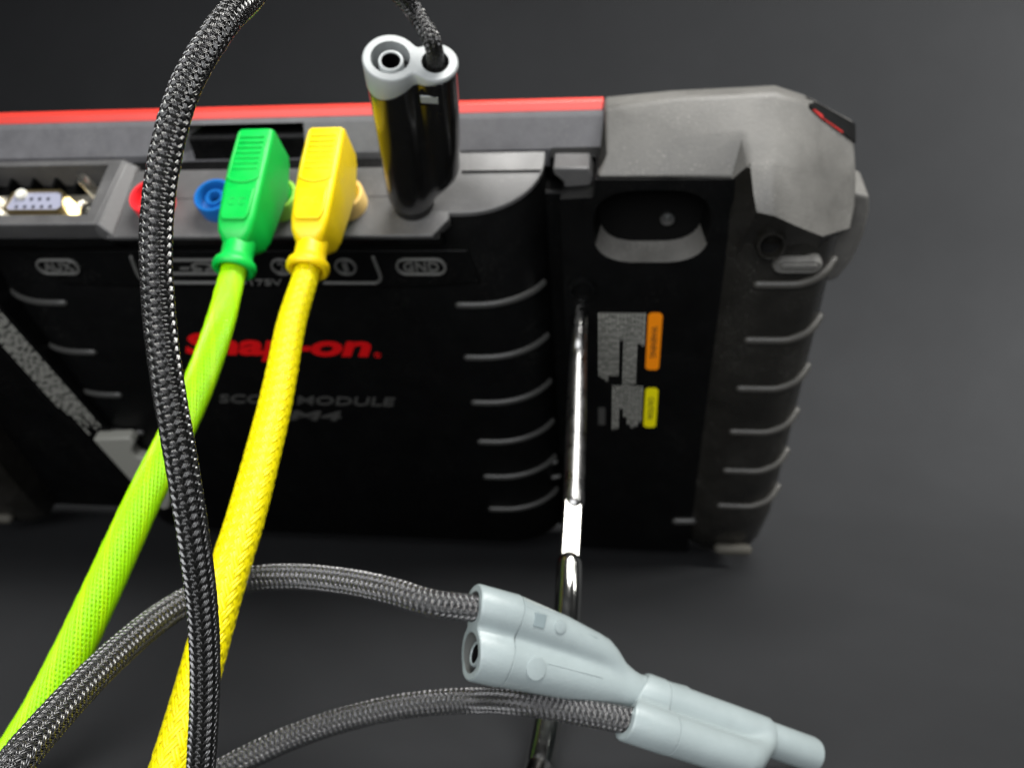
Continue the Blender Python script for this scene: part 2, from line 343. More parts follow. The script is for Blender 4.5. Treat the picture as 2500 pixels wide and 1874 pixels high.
# --- label plate with embossed marks
pl = prism('label_plate', DEV, [(-171, 155.6), (-15.5, 155.6), (-13, 143.2), (-30, 141.2), (-133, 141.2), (-159, 142)], -.3, 1.0, 'black_plastic', scn, bevel=.35)
def pill(cx, cu, w, h, body, tw, th):
    o1 = capsule2d(cx, cu, w, h, 10); o2 = capsule2d(cx, cu, w-1.7, h-1.7, 10)
    e = loft('badge_ring', DEV, [[(x, u, .9) for x, u in o1], [(x, u, 1.9) for x, u in o1], [(x, u, 1.9) for x, u in o2], [(x, u, .9) for x, u in o2]], 'emboss', pl, caps=(False, False), bevel=.18)
    text('badge_lettering', body, DEV, cx, cu, 1.0, th, 'emboss', pl, width=tw, ext=.75, offset=.012)
pill(-156, 149.6, 15.5, 6.4, 'AUX', 10.6, 3.5)
pill(-31, 149.6, 16.5, 6.6, 'GND', 11.6, 3.7)
pill(-55.8, 149.6, 7.4, 6.6, '1', 1.7, 3.6)
pill(-77.2, 149.6, 7.4, 6.6, '2', 2.3, 3.6)
pill(-104.5, 149.6, 29, 6.4, '-\u03a9-', 16, 3.4)
text('rating_lettering', '175V', DEV, -84.5, 143.1, 1.0, 2.4, 'emboss', pl, width=11, ext=.5, offset=.01)
text('rating_lettering', 'V', DEV, -70, 143.1, 1.0, 2.4, 'emboss', pl, ext=.5, offset=.01)
tube('bracket_line', DEV(catmull([(-46, 153.2, 1.2), (-45.2, 147, 1.2), (-45.3, 144.6, 1.2), (-46.8, 143.1, 1.2), (-50, 142.9, 1.2), (-64.5, 142.9, 1.2)], 6)), .65, 'emboss', pl, seg=8)
tube('bracket_line', DEV(catmull([(-128, 153.5, 1.2), (-128.6, 147.5, 1.2), (-128.2, 144.6, 1.2), (-126.5, 143.1, 1.2), (-122, 142.9, 1.2), (-92, 142.9, 1.2)], 6)), .65, 'emboss', pl, seg=8)
# --- printing on the module
text('logo_lettering', 'Snap-on', DEV, -90.5, 112.4, .02, 13.6, 'logo_red', mod, width=71, ext=.12, shear=.3, offset=.036)
text('logo_lettering', '\u00ae', DEV, -53.5, 109.6, .02, 2.6, 'logo_red', mod, ext=.12)
text('name_lettering', 'SCOPE MODULE', DEV, -86.5, 85.4, .02, 4.6, 'print_grey', mod, width=71, ext=.3, shear=.25, offset=.015)
text('name_lettering', 'M4', DEV, -85, 76.8, .02, 5.2, 'print_grey', mod, width=22, ext=.3, shear=.25, offset=.02)
# --- grip ribs around the module's rounded ends
def rib_path(mirror, u):
    P = []
    for x in np.linspace(-21, -16, 3): P.append((x, u, -.35))
    for a in np.linspace(0, 1.15, 9)[1:]: P.append((-16+24*math.sin(a), u+.6*a*a, -18+18*math.cos(a)-.35))
    if mirror: P = [(-184-x, uu, n) for x, uu, n in P]
    return DEV(P)
for mi in (0, 1):
    for u in (132.8, 109, 86, 63.8, 42, 20): tube('grip_rib', rib_path(mi, u), 1.5, 'rib', mod, seg=12)
for px, py in ((1350, 1130), (1358, 1165)):
    p = DPX(px, py, -9.0); tube('rib_dot', DEV([(p[0]-1.2, p[1], p[2]), (p[0]+1.2, p[1]+.3, p[2]-.6)]), 1.1, 'rib', mod, seg=10)
# --- label bar with grey latch on the left of the back
bar = loft('label_bar', DEV, [[(-190, 158, -6), (-190, 158, 3), (-206, 158, 3), (-206, 158, -6)], [(-174.5, 68, -6), (-174.5, 68, 3), (-190, 68, 3), (-190, 68, -6)]], 'black_plastic', scn, bevel=.5)
def bar_pt(t, wv, n): # t 0..1 along, w 0..1 across from right
    return (-190+15.5*t-15.5*wv, 158-90*t, n)
for k in range(9):
    t = .22; wv = .10+.085*k
    end = (.97, .93, .98, .88, .96, .92, .99, .9, .85)[k]
    while t < end:
        L_ = random.uniform(.012, .05)
        q = [bar_pt(t, wv, 3.05), bar_pt(t+L_, wv, 3.05), bar_pt(t+L_, wv+.045, 3.05), bar_pt(t, wv+.045, 3.05)]
        blk_v = q; 
        bar_text = globals().setdefault('BT', ([], [])); o_ = len(bar_text[0]); bar_text[0].extend(q); bar_text[1].append((o_, o_+1, o_+2, o_+3))
        t += L_+random.uniform(.006, .014)
mk('fine_print', DEV(BT[0]), BT[1], 'print_label', bar, angle=None, kind='stuff')
lt = [(x, u-5) for x, u in [(-181.5, 70), (-165, 71.5), (-163.6, 68.5), (-167, 63.5), (-167, 59.5), (-164, 57.6), (-158.5, 56), (-157.2, 53), (-157.5, 44), (-161, 34), (-166, 24), (-170, 22), (-175.5, 36)]]
prism('latch', DEV, lt, .3, 5.5, 'latch_grey', scn, bevel=.8)

# --- right panel with hand slot
slot = []
for a in np.linspace(0, 2*math.pi, 36, endpoint=False):
    c, s = math.cos(a), math.sin(a); e = .62
    slot.append((40.8+17.6*math.copysign(abs(c)**e, c), 160.2+13.0*math.copysign(abs(s)**.72, s)))
slot = [(x, max(u, 147.3)) for x, u in slot]
outer = [(13.6, -12), (64, -12), (64, 176.4), (24, 176.9), (23.5, 171.0), (13.6, 170.4)]
pan = plate_holes('side_panel', DEV, outer, [slot], -4.0, 'black_plastic', scn)
loft('panel_wall', DEV, [[(x, u, -4) for x, u in outer], [(x, u, -18) for x, u in outer]], 'black_plastic', pan, caps=(False, False))
sl2 = [(40.8+(x-40.8)*.90, 160.2+(u-160.2)*.93) for x, u in slot]
sl1 = [(40.8+(x-40.8)*.985, 160.2+(u-160.2)*.99) for x, u in slot]
rg3 = [[(x, u, -4) for x, u in slot], [(x, u, -4.8) for x, u in sl1], [(x, u, -15) for x, u in sl2]]
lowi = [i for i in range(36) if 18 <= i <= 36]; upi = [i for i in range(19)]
loft('slot_wall_lit', DEV, [[r_[i % 36] for i in range(20, 35)] for r_ in rg3], 'bumper', pan, closed=False, caps=(False, False), angle=50)  # one slot wall split by shade: lit bottom grey, shaded rest black
loft('slot_wall_shaded', DEV, [[r_[i % 36] for i in range(34, 36+21)] for r_ in rg3], 'black_plastic', pan, closed=False, caps=(False, False), angle=50)
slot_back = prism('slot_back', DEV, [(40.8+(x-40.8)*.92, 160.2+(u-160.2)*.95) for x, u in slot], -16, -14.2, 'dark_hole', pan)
lathe('slot_screw', DEV, [(2.2, -14.2), (2.2, -13.0), (.05, -12.6)], 'steel', pan, seg=16, c=(46, 157))
tube('panel_vent', DEV([(57.5, 11, -4), (64.5, 11.6, -4)]), 1.8, 'rib', pan, seg=10)
prism('clip', DEV, [(11.2, 176.8), (22, 176.6), (23.2, 172.6), (22, 169.4), (17, 169.2), (15.6, 167.8), (14.6, 168.2), (14.2, 172), (11.4, 174.6)], -20, -11, 'strip_plastic', scn, bevel=.6)
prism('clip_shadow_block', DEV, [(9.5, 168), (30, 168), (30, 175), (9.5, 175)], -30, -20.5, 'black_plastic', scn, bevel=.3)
# warning label
def lines(x0, x1, u0, ends, nm):
    Vv, Ff = [], []
    n_ = len(ends); step = (x1-x0)/n_
    for i, ue in enumerate(ends):
        u = u0; x = x0+i*step
        while u > ue:
            L_ = min(random.uniform(.8, 3.0), u-ue); o_ = len(Vv); xa, xb = x+.22*step, x+.74*step
            Vv += [(xa, u, -3.9), (xb, u, -3.9), (xb, u-L_, -3.9), (xa, u-L_, -3.9)]; Ff.append((o_, o_+1, o_+2, o_+3)); u -= L_+random.uniform(.3, .6)
    mk('fine_print', DEV(Vv), Ff, 'print_label', pan, angle=None, kind='stuff')
lines(24.6, 40.6, 126.6, (97, 96, 94.5, 97, 97.5, 97.5, 114.5, 92.5, 92.5, 93, 93.5, 113, 112), '')
lines(29.6, 40.9, 92.3, (68.5, 69, 80, 76, 71.5, 70, 70.5, 73), '')
box('fine_print', DEV, (24.6, 71, -4.0), (27.2, 80.5, -3.9), 'print_grey', pan, bevel=0)
def sticker(x0, x1, u0, u1, m, word):
    pp = capsule2d((u0+u1)/2, (x0+x1)/2, u1-u0, (x1-x0), 5); r = 1.0
    poly = [(x0+r, u0), (x1-r, u0), (x1, u0+r), (x1, u1-r), (x1-r, u1), (x0+r, u1), (x0, u1-r), (x0, u0+r)]
    s_ = prism('warning_strip', DEV, poly, -4.05, -3.85, m, pan)
    text('warning_lettering', word, DEV, (x0+x1)/2, (u0+u1)/2, -3.85, (x1-x0)*.45, 'print_black', s_, width=(u1-u0)*.55, ext=.04, rot=-math.pi/2, offset=.015)
sticker(41.2, 45.9, 100.6, 126.8, 'label_orange', 'WARNING')
sticker(41.6, 46.2, 70.3, 91.4, 'label_yellow', 'CAUTION')

# --- corner bumper, right
rowsA = [(1475, 265, -22), (1660, 237, -22), (1815, 230, -22), (1893, 226, -22), (1960, 247, -23), (2003, 288, -23.5), (2088, 349, -26)]
def dp(t): return tuple(DPX(*t))
A_ = [dp(p) for p in rowsA]
B_ = [dp(p) for p in ((1475, 378, -11), (1655, 332, -11), (1815, 325, -11), (1893, 330, -11), (1960, 345, -13.5), (2003, 365, -16.5), (2091, 400, -23))]
rim = [dp(p) for p in ((1475, 238, -36), (1640, 222, -36), (1815, 213, -36), (1892, 209, -36), (1960, 231, -36), (2003, 252, -36), (2087, 297, -36))]
bak = [(x, u-6.5, -46) for x, u, n in rim]
low = [(26.3, 172, -46), (47, 172, -46), (62, 172, -46), (75, 165, -46), (86, 160, -46), (94, 158, -46), (99, 155, -46)]
Pn = [(24.0, 177.2, -4.2), (47, 176.7, -4.2), (62.5, 176.1, -4.2)]
C_ = [dp(p) for p in ((1832, 400, -3), (1893, 405, -2), (1953, 415, -5.5), (2003, 430, -11), (2092, 450, -20))]
D_ = [dp(p) for p in ((1840, 475, 3.5), (1890, 485, 5), (1948, 495, 1.5), (2003, 515, -5), (2090, 500, -17.5))]
E_ = [dp(p) for p in ((1848, 518, 6), (1893, 528, 7.2), (1945, 552, 5), (2008, 577, 1), (2078, 556, -12))]
F_ = [(67.5, 157.5, -1), (75.5, 157, 0), (82, 157, 0), (90, 155.5, -1), (98.2, 158, -12)]
G_ = [(66.5, 150, -2), (75.5, 150, -1), (82, 150, -1), (90, 150, -2.5), (98, 150, -13)]
V = []; Fq = []
def add(row): i = len(V); V.extend(row); return list(range(i, i+len(row)))
ia, ib, ir, ik, il = add(A_), add(B_), add(rim), add(bak), add(low)
ip = add(Pn); ic, id_, ie, if_, ig = add(C_), add(D_), add(E_), add(F_), add(G_)
def q(r1, r2):
    for i in range(len(r1)-1): Fq.append((r1[i], r1[i+1], r2[i+1], r2[i]))
q(ir, ia); q(ia, ib); q(ik, ir); q(il, ik)
q(ib[:3], ip)
q(ib[2:], ic); q(ic, id_); q(id_, ie); q(ie, if_); q(if_, ig)
# inner flank of the nose: from panel top corner down
nf = add([(62.6, 176.1, -4.3), (63.2, 166, -4.3), (63.4, 157.5, -4.3), (63.4, 150, -4.3)])
Fq += [(ib[2], ic[0], nf[0]), (ic[0], id_[0], nf[1], nf[0]), (id_[0], ie[0], nf[2], nf[1]), (ie[0], if_[0], nf[2]), (if_[0], ig[0], nf[3], nf[2])]
# outer side
sd = add([(99.5, 150, -46)])
Fq += [(ir[6], ia[6], il[6], ik[6]), (ia[6], ib[6], il[6]), (ib[6], ic[4], il[6]), (ic[4], id_[4], il[6]), (id_[4], ie[4], sd[0], il[6]), (ie[4], if_[4], sd[0]), (if_[4], ig[4], sd[0])]
Fq += [(ir[0], ia[0], ib[0], ip[0], il[0], ik[0])]
Fq += [(ip[0], ip[1], il[1], il[0]), (ip[1], ip[2], il[2], il[1])]
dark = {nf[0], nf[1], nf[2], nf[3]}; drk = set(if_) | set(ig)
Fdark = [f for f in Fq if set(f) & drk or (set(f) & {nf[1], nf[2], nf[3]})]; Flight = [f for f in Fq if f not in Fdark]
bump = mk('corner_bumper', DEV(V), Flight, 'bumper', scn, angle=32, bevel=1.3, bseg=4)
mk('bumper_underside', DEV(V), [f for f in Fdark if not set(f) & set(nf)], 'shaded_rubber', bump, angle=32)
mk('bumper_flank', DEV(V), [f for f in Fdark if set(f) & set(nf)], 'shaded_rubber', bump, angle=32)  # flank and underside take the darker copy as painted shade
# dark lens with red line near the corner
def slab4(name, pts, m, par, off=.35, th=1.0, bevel=.15):
    a = np.array(pts, float); n = len(a); nrm = np.cross(a[1]-a[0], a[-1]-a[0]); nrm = nrm/np.linalg.norm(nrm)
    if nrm[1]+nrm[2] < 0: nrm = -nrm
    vv = np.vstack([a+nrm*off, a-nrm*th]); ff = [tuple(range(n)), tuple(range(2*n-1, n-1, -1))]+[(i, (i+1) % n, n+(i+1) % n, n+i) for i in range(n)]
    return mk(name, DEV(vv), ff, m, par, bevel=bevel)
def mixp(p, q_, t): return np.array(p)*(1-t)+np.array(q_)*t
def skin(name, lo_, hi_, off, m):
    o_ = np.array((0.15, off, off*.8)); a = [np.array(p)+o_ for p in lo_]; b = [np.array(p)+o_ for p in hi_]
    n = len(a); top = a+b; bot = [p-o_*2.5 for p in top]; ff = []
    for i in range(n-1): ff += [(i, i+1, n+i+1, n+i), (3*n+i, 3*n+i+1, 2*n+i+1, 2*n+i), (i, i+1, 2*n+i+1, 2*n+i), (n+i, n+i+1, 3*n+i+1, 3*n+i)]
    ff += [(0, n, 3*n, 2*n), (n-1, 2*n-1, 4*n-1, 3*n-1)]
    return mk(name, DEV(top+bot), ff, m, bump, angle=30)
a4, a5, a6, r4, r5, r6 = A_[4], A_[5], A_[6], rim[4], rim[5], rim[6]
lo_l = [mixp(a4, a5, .35), a5, a6]; hi_l = [mixp(mixp(a4, a5, .15), mixp(r4, r5, .15), .85), mixp(a5, r5, .87), mixp(a6, r6, .87)]
skin('corner_lens', lo_l, hi_l, .22, 'black_plastic')
lo_r = [mixp(a4, a5, .55), a5, mixp(a5, a6, .62)]; hi_r = [mixp(mixp(a4, a5, .6), mixp(r4, r5, .6), .12), mixp(a5, r5, .22), mixp(mixp(a5, a6, .62), mixp(r5, r6, .62), .06)]
skin('red_trim', lo_r, hi_r, .34, 'dull_red')

# column below the bumper, loft down the device
def column(mir):
    co = [(62.6, -18), (63.0, -4.6), (69, -.6), (74, 0), (86, 0), (92, -2.2), (96.5, -7.5), (98.5, -15), (99, -30), (99, -45), (62.6, -45)]
    sec = []
    for u, g in ((156, 0), (120, 0), (60, 0), (15, .3), (-6, 2.2), (-13, 5.5)):
        ring = []
        for x, n in co:
            xx = x-(g if x > 80 else -g*.5); nn = n-(g if n > -20 else -g)
            ring.append((-184-xx if mir else xx, u, nn))
        sec.append(ring)
    return loft('side_column', DEV, sec, 'shaded_rubber', scn, angle=40)
for mi in (0, 1):
    colm = column(mi)
    for k in range(6):
        u = 141.7-22.65*k-(.4 if k else 0)
        P = [(74, u, -.3), (80, u, -.3), (86, u+.2, -.3), (90.5, u+.9, -1.6), (94, u+2.0, -3.8), (97, u+3.6, -8.0)]
        if mi: P = [(-184-x, uu, n) for x, uu, n in P]
        tube('grip_rib', DEV(catmull(P, 4)), 1.5, 'rib2', colm, seg=12) if 'rib2' in M else (mat('rib2', (.052, .050, .045), .42), tube('grip_rib', DEV(catmull(P, 4)), 1.5, 'rib2', colm, seg=12))
    P = [(77, -3.5, -.6), (88, -3.5, -.6)]
    if mi: P = [(-184-x, uu, n) for x, uu, n in P]
    tube('foot_pad', DEV(P), 2.6, 'foot_rubber', colm, seg=12)
# screw boss under the nose, oval button, strap anchor
bo = frame_axis(DW((75.2, 158.4, 2.2)), WD((0, .35, 1)), WD((1, 0, 0)))
boss = lathe('screw_boss', bo, [(4.6, -4), (4.1, 2.0), (3.8, 2.5), (3.5, 2.5), (3.3, 2.2), (3.2, -3)], 'shaded_rubber', bump, seg=28)
lathe('boss_bore', bo, [(3.25, -2.4), (.05, -2.5)], 'dark_hole', boss, seg=20)
ob = capsule2d(84.3, 149.9, 14.5, 5.4, 8)
loft('oval_button', DEV, [[(x, u, -1.5) for x, u in ob], [(x, u, 1.2) for x, u in ob], [(84.3+(x-84.3)*.93, 149.9+(u-149.9)*.8, 2.0) for x, u in ob]], 'bumper', bump, angle=50)
ob2 = capsule2d(84.6, 150.6, 10.5, 1.6, 6); loft('button_ridge', DEV, [[(x, u, 1.8) for x, u in ob2], [(x, u, 2.8) for x, u in ob2]], 'bumper', bump, bevel=.3)
an = [(98, 163.5), (106.5, 160.8), (107.8, 155), (108.0, 146), (106.6, 137), (103.4, 129.2), (100.5, 127.6), (98, 131)]
prism('strap_anchor', DEV, an, -34, -19, 'bumper', bump, bevel=1.2, bseg=3)

# ------------------------------------------------------------------ kickstand rod
zr = lambda y: 1/(1/272+(1/195-1/272)*(y-770)/(1850-770))
stand = root('kickstand', CW(1418, 712, zr(712)), 'bare steel kickstand rod running from the back of the scanner down behind the grey plugs', 'kickstand')
tube('upper_glint', [CW(1420, 706, zr(706)), CW(1418, 750, zr(750)), CW(1416, 796, zr(796))], [2.2, 2.4, 2.35], 'bright_steel', stand, seg=28)  # short piece in brighter steel, the rod's top highlight put into the metal
rp = [(1416, 800), (1414, 830), (1412, 880), (1408, 1000), (1401, 1226)]
Q = [CW(x, y, zr(y)+dz) for (x, y), dz in zip(rp, (0, 1.5, 4.5, 4.5, 0))]
V1 = catmull(Q, 8)
tube('upper_leg', V1, np.interp(np.linspace(0, 4, len(V1)), [0, 1, 2, 3, 4], [2.3, 2.45, 2.65, 3.0, 3.0]), 'steel', stand, seg=28)
seg2 = [CW(1399, 1228, zr(1232)), CW(1391, 1368, 221.6)]
T2 = norm(seg2[1]-seg2[0]); mid = (seg2[0]+seg2[1])/2
view = norm(cp-mid); lit = norm(np.array((.26, -.30, .72))-mid); hv = norm(view+lit)
fr2 = frame_axis(seg2[0], T2, hv); Lz = np.linalg.norm(seg2[1]-seg2[0])/MM
def flatring(z, r, k):
    return [(min(r*math.cos(a), k), r*math.sin(a), z) for a in np.linspace(0, 2*math.pi, 48, endpoint=False)]
loft('flattened_section', fr2, [flatring(-.5, 2.5, 2.5), flatring(0, 2.7, 1.55), flatring(Lz, 2.7, 1.55), flatring(Lz+.5, 2.5, 2.5)], 'polished_steel', stand, angle=20)  # facet shaped and turned to mirror the key softbox as a white glint
Q = [CW(x, y, zr(y)+dz) for x, y, dz in ((1390, 1376, -1.5), (1388, 1440, -2), (1383, 1520, -1), (1370, 1600, 0), (1342, 1740, 1), (1320, 1856, 1))]
last = Q[-1]; dlt = norm(Q[-1]-Q[-2]); tt = max(0, (last[2]-.0036)/max(1e-3, -dlt[2]))
Q += [last+dlt*tt]
Q += [Q[-1]+np.array([-.001, -.012, 0]), Q[-1]+np.array([-.002, -.03, 0])]
tube('lower_leg', catmull(Q, 8), 3.5, 'bright_steel', stand, seg=28)
lathe('socket_ring', DEV, [(4.6, -4), (4.4, -2.6), (3.4, -2.4), (3.0, -4.0)], 'black_plastic', pan, seg=28, c=(19.6, 136.8))

# ------------------------------------------------------------------ braided sleeves
def braid(name, pts, rad, parent, m, core_m, ncar=16, alpha=33, nfil=3, fil=.19, amp=.16, per=6, m2=None, fill=.94, oneway=False, wfil=.48, flat=1.35):
    """pts: world points; rad: list of radii (mm) at the points"""
    nsub = 14
    P = catmull(pts, nsub); rr = np.interp(np.arange(len(P))/nsub, np.arange(len(rad)), rad)
    seg = np.linalg.norm(np.diff(P, axis=0), axis=1); s = np.concatenate([[0], np.cumsum(seg)])/MM
    Rm = float(np.mean(rad)); lead = 2*math.pi*Rm/math.tan(math.radians(alpha)); Ltot = s[-1]
    ns = int(Ltot/lead*(ncar/2)*per)+2
    t = np.linspace(0, Ltot, ns)
    Pi = np.stack([np.interp(t, s, P[:, k]) for k in range(3)], 1); ri = np.interp(t, s, rr)
    T, A, B = frames(Pi)
    tube_v, tube_f = tube_g(Pi[::6], (ri[::6]-amp-.05)*MM, 16, False)
    mk('cable_core', tube_v, tube_f, core_m, parent, angle=None)
    a = 2*math.pi*t/lead; k = a*2*ncar/(2*math.pi)
    VV = []; QQ = []; off = 0; mats = []
    phis = np.array([-.35, .6, 1.2, 1.94, 2.54, 3.49]) if nfil == 1 else np.array([-.3, .95, 2.19, 3.44])
    for d in (1, -1):
        for i in range(ncar):
            wv = np.cos(2*np.pi*(k+2*i-.5)/4) if d == 1 else -np.cos(2*np.pi*(2*i-k-.5)/4)
            wv = np.clip(flat*wv, -1, 1)
            if oneway: wv = (.6 if d == -1 else -1.9)+.25*wv
            for f in range(nfil):
                spacing = (2*math.pi*ri*math.cos(math.radians(alpha))/ncar)*fill/nfil
                lat = (f-(nfil-1)/2)*spacing
                th = 2*math.pi*i/ncar + d*a + lat/(ri*math.cos(math.radians(alpha)))
                kn = max(4, int(Ltot/5)); xs_ = np.linspace(0, Ltot, kn)
                th = th + np.interp(t, xs_, rng.normal(0, .014, kn))/ri
                r_ = ri + amp*wv + rng.normal(0, .015) + np.interp(t, xs_, rng.normal(0, .02, kn))
                er = np.cos(th)[:, None]*A+np.sin(th)[:, None]*B
                et = -np.sin(th)[:, None]*A+np.cos(th)[:, None]*B
                pos = Pi + er*(r_*MM)[:, None]
                tg = np.gradient(pos, axis=0); tg /= np.linalg.norm(tg, axis=1)[:, None]
                bn = np.cross(tg, er); bn /= np.linalg.norm(bn, axis=1)[:, None]; nr = np.cross(bn, tg)
                fw = spacing*wfil
                fw = np.broadcast_to(fw, (ns,))
                ring = np.stack([pos + bn*(fw*math.cos(p)*MM)[:, None] + nr*(fil*math.sin(p)*MM) for p in phis], 1)
                n_ = len(phis); VV.append(ring.reshape(-1, 3))
                idx = off + np.arange(ns-1)[:, None]*n_ + np.arange(n_-1)[None, :]
                QQ.append(np.stack([idx, idx+1, idx+n_+1, idx+n_], -1).reshape(-1, 4)); off += ns*n_
                mats.append(np.full((ns-1)*(n_-1), (i*7+f*3+(0 if d == 1 else 1)) % 3 == 0))
    VV = np.concatenate(VV); QQ = np.concatenate(QQ); mats = np.concatenate(mats)
    inv = np.array(ROOTM[top_of(parent).name]); VV = VV @ inv[:3, :3].T + inv[:3, 3]
    me = bpy.data.meshes.new(name); me.vertices.add(len(VV)); me.vertices.foreach_set('co', VV.ravel().astype(np.float32))
    me.loops.add(len(QQ)*4); me.loops.foreach_set('vertex_index', QQ.ravel().astype(np.int32))
    me.polygons.add(len(QQ)); me.polygons.foreach_set('loop_start', (np.arange(len(QQ))*4).astype(np.int32))
    me.materials.append(M[m])
    if m2: me.materials.append(M[m2]); me.polygons.foreach_set('material_index', mats.astype(np.int32))
    me.polygons.foreach_set('use_smooth', np.ones(len(QQ), bool)); me.update(calc_edges=True)
    o = bpy.data.objects.new(name, me); COL.objects.link(o); o.parent = parent; o['kind'] = 'stuff'
    print(name, parent.name, 'quads', len(QQ), 'len mm', round(Ltot)); return o

# ------------------------------------------------------------------ stackable plugs
def eight(rs, rc, d, n=64, kk=2.2, grow=0):
    cx = d*.5*(rc > .5); out = []
    for i in range(n):
        a = 2*math.pi*i/n; dx, dy = math.cos(a), math.sin(a); lo, hi = 0, 40
        for _ in range(30):
            m_ = (lo+hi)/2; x = cx+dx*m_; y = dy*m_
            f1 = math.hypot(x, y)-rs; f2 = math.hypot(x-d, y)-rc
            h = max(kk-abs(f1-f2), 0)/kk; f = min(f1, f2)-h*h*kk*.25
            if f < grow: lo = m_
            else: hi = m_
        out.append((cx+dx*lo, dy*lo))
    return out
def circ(cx, cy, r, n): return [(cx+r*math.cos(2*math.pi*i/n), cy+r*math.sin(2*math.pi*i/n)) for i in range(n)]
def stack_plug(rt, fr, sc_, body_m, cap_m, capd=(8, 8), rearz=(0, 0), nose=True, body_end=48, rs=6.1, rc=5.1, d=10.3, hole_m='hole_grey', window=None, rch=3.2, wall_m=None, taper=False, flare=False):
    S = sc_
    lerp = lambda x, p: p[0]+(p[1]-p[0])*min(1.1, max(-.3, x/d))
    o0 = eight(rs, rc, d)
    oc = eight(rs+.15, rc+.15, d)
    rear = lambda x: lerp(x, rearz)
    ring = lambda o, zf, sh=0: [(x*S, y*S, zf(x)*S) for x, y in o]
    inner = [(x+(-.0), y) for x, y in eight(rs-.25, rc-.25, d)]
    # cap shell side
    capo = loft('plug_cap', fr, [ring(oc, lambda x: lerp(x, capd)), ring(oc, lambda x: rear(x)+.5), ring(eight(rs-.1, rc-.1, d), lambda x: rear(x)+.08), ring(inner, rear)], cap_m, rt, caps=(False, False), angle=45)
    # rear face with socket opening and cable opening
    h1 = circ(0, 0, 4.55, 36); h2 = circ(d, 0, rch, 30)
    plate_holes('rear_face', Fr(fr.o, fr.M[0]*S, fr.M[1]*S, fr.M[2]*S), inner, [h1, h2], lambda x, y: rear(x), cap_m, capo)
    loft('socket_wall', fr, [[(x*S, y*S, rear(x)*S) for x, y in h1], [(x*S*.99, y*S*.99, 14*S) for x, y in h1]], wall_m or cap_m, capo, caps=(False, False))  # on grey plugs darker than the shell, depth shade put into the colour
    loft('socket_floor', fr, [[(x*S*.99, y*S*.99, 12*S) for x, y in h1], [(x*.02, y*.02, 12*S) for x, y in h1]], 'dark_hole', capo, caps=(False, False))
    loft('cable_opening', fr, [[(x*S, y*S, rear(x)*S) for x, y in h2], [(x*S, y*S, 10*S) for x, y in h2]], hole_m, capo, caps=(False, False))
    lathe('socket_sleeve', fr, [(2.95*S, 12*S), (2.95*S, 1.3*S), (2.8*S, 1.0*S), (2.35*S, .95*S), (2.2*S, 1.2*S)], cap_m, capo, seg=32)
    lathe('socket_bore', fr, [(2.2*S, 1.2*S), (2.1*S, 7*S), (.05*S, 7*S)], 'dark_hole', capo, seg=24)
    # body
    secs = []
    z1 = lambda x: lerp(x, capd)
    secs.append([(x*S, y*S, (z1(x)-.1)*S) for x, y in eight(rs-.35, rc-.35, d)])
    secs.append([(x*S, y*S, (z1(x)+.35)*S) for x, y in eight(rs-.3, rc-.3, d)])
    secs.append([(x*S, y*S, (z1(x)+.55)*S) for x, y in o0])
    be = body_end
    TP = ((be*.5, 5.55, 4.7, 8.9), (be*.70, 5.15, 4.3, 7.5), (be*.77, 5.05, 4.1, 6.9), (be*.83, 4.95, 3.7, 5.6), (be*.9, 4.85, 3.1, 3.4), (be*.97, 4.8, 2.6, 1.6), (be, 4.6, 2.3, 1.2))
    FL = ((be*.5, rs+.15, rc+.1, d-.3), (be*.72, rs+.35, rc+.1, d-.7), (be*.78, rs+.4, rc-.1, d-1.3), (be*.85, rs+.45, rc-.6, d-3.0), (be*.92, rs+.5, rc-1.2, d-5.2), (be*.985, rs+.5, rc-1.7, d-7.2), (be, rs+.3, rc-2.1, d-7.5))
    for z, a, b, dd in TP if taper else FL if flare else ((be*.5, rs, rc-.05, d-.1), (be*.72, rs, rc-.1, d-.25), (be*.79, rs, rc-.3, d-.8), (be*.86, rs-.02, rc-.8, d-2.6), (be*.93, rs-.05, rc-1.4, d-5.2), (be*.985, rs-.1, rc-1.9, d-7.4), (be, rs-.4, rc-2.3, d-7.7)):
        secs.append([(x*S, y*S, z*S) for x, y in eight(a, b, dd)])
    body = loft('plug_body', fr, secs, body_m, rt, angle=45)
    if nose: lathe('plug_nose', fr, [(4.55*S, (be-1)*S), (4.5*S, (be+15)*S), (4.2*S, (be+16.2)*S), (3.5*S, (be+16.6)*S), (3.2*S, (be+16.2)*S), (3.1*S, (be+9)*S)], body_m, rt, seg=36)
    return body
def surf_patch(name, fr, cx, y0, cz, w, h, y1, m, parent, bevel=.15):
    return box(name, fr, (cx-w/2, min(y0, y1), cz-h/2), (cx+w/2, max(y0, y1), cz+h/2), m, parent, bevel=bevel)

# ---- black lead in the black jack
jt = PORT((JX['black'], SJ, 4.0)); topc = CW(953, 140, 188)
ax = norm(jt-topc); Ltot = np.linalg.norm(jt-topc)/MM
blead = root('test_lead', jt, 'black braided test lead looping over the front, black stackable plug with pale grey cap', 'test lead', group='test leads')
frb = frame_axis(topc, ax, CDIR((1, .02, -.12)))
be_b = Ltot-.5
bb = stack_plug(blead, frb, 1.0, 'black_plug', 'cap_grey', capd=(6.5, 2.0), rearz=(0, .4), body_end=be_b, d=10.3, rs=6.4, rc=5.2, hole_m='hole_grey', flare=True)
sgn = 1 if np.dot(frb.M[1], CDIR((0, 1, 0))) > 0 else -1
surf_patch('latch_window', frb, 9.0, sgn*4.2, 7.6, 4.2, 2.6, sgn*5.22, 'cap_grey', bb)
surf_patch('window_slot', frb, 9.0, sgn*4.0, 8.0, 5.0, 4.2, sgn*4.98, 'dark_hole', bb, bevel=.1)
mouth = frb((10.3, 0, 0))
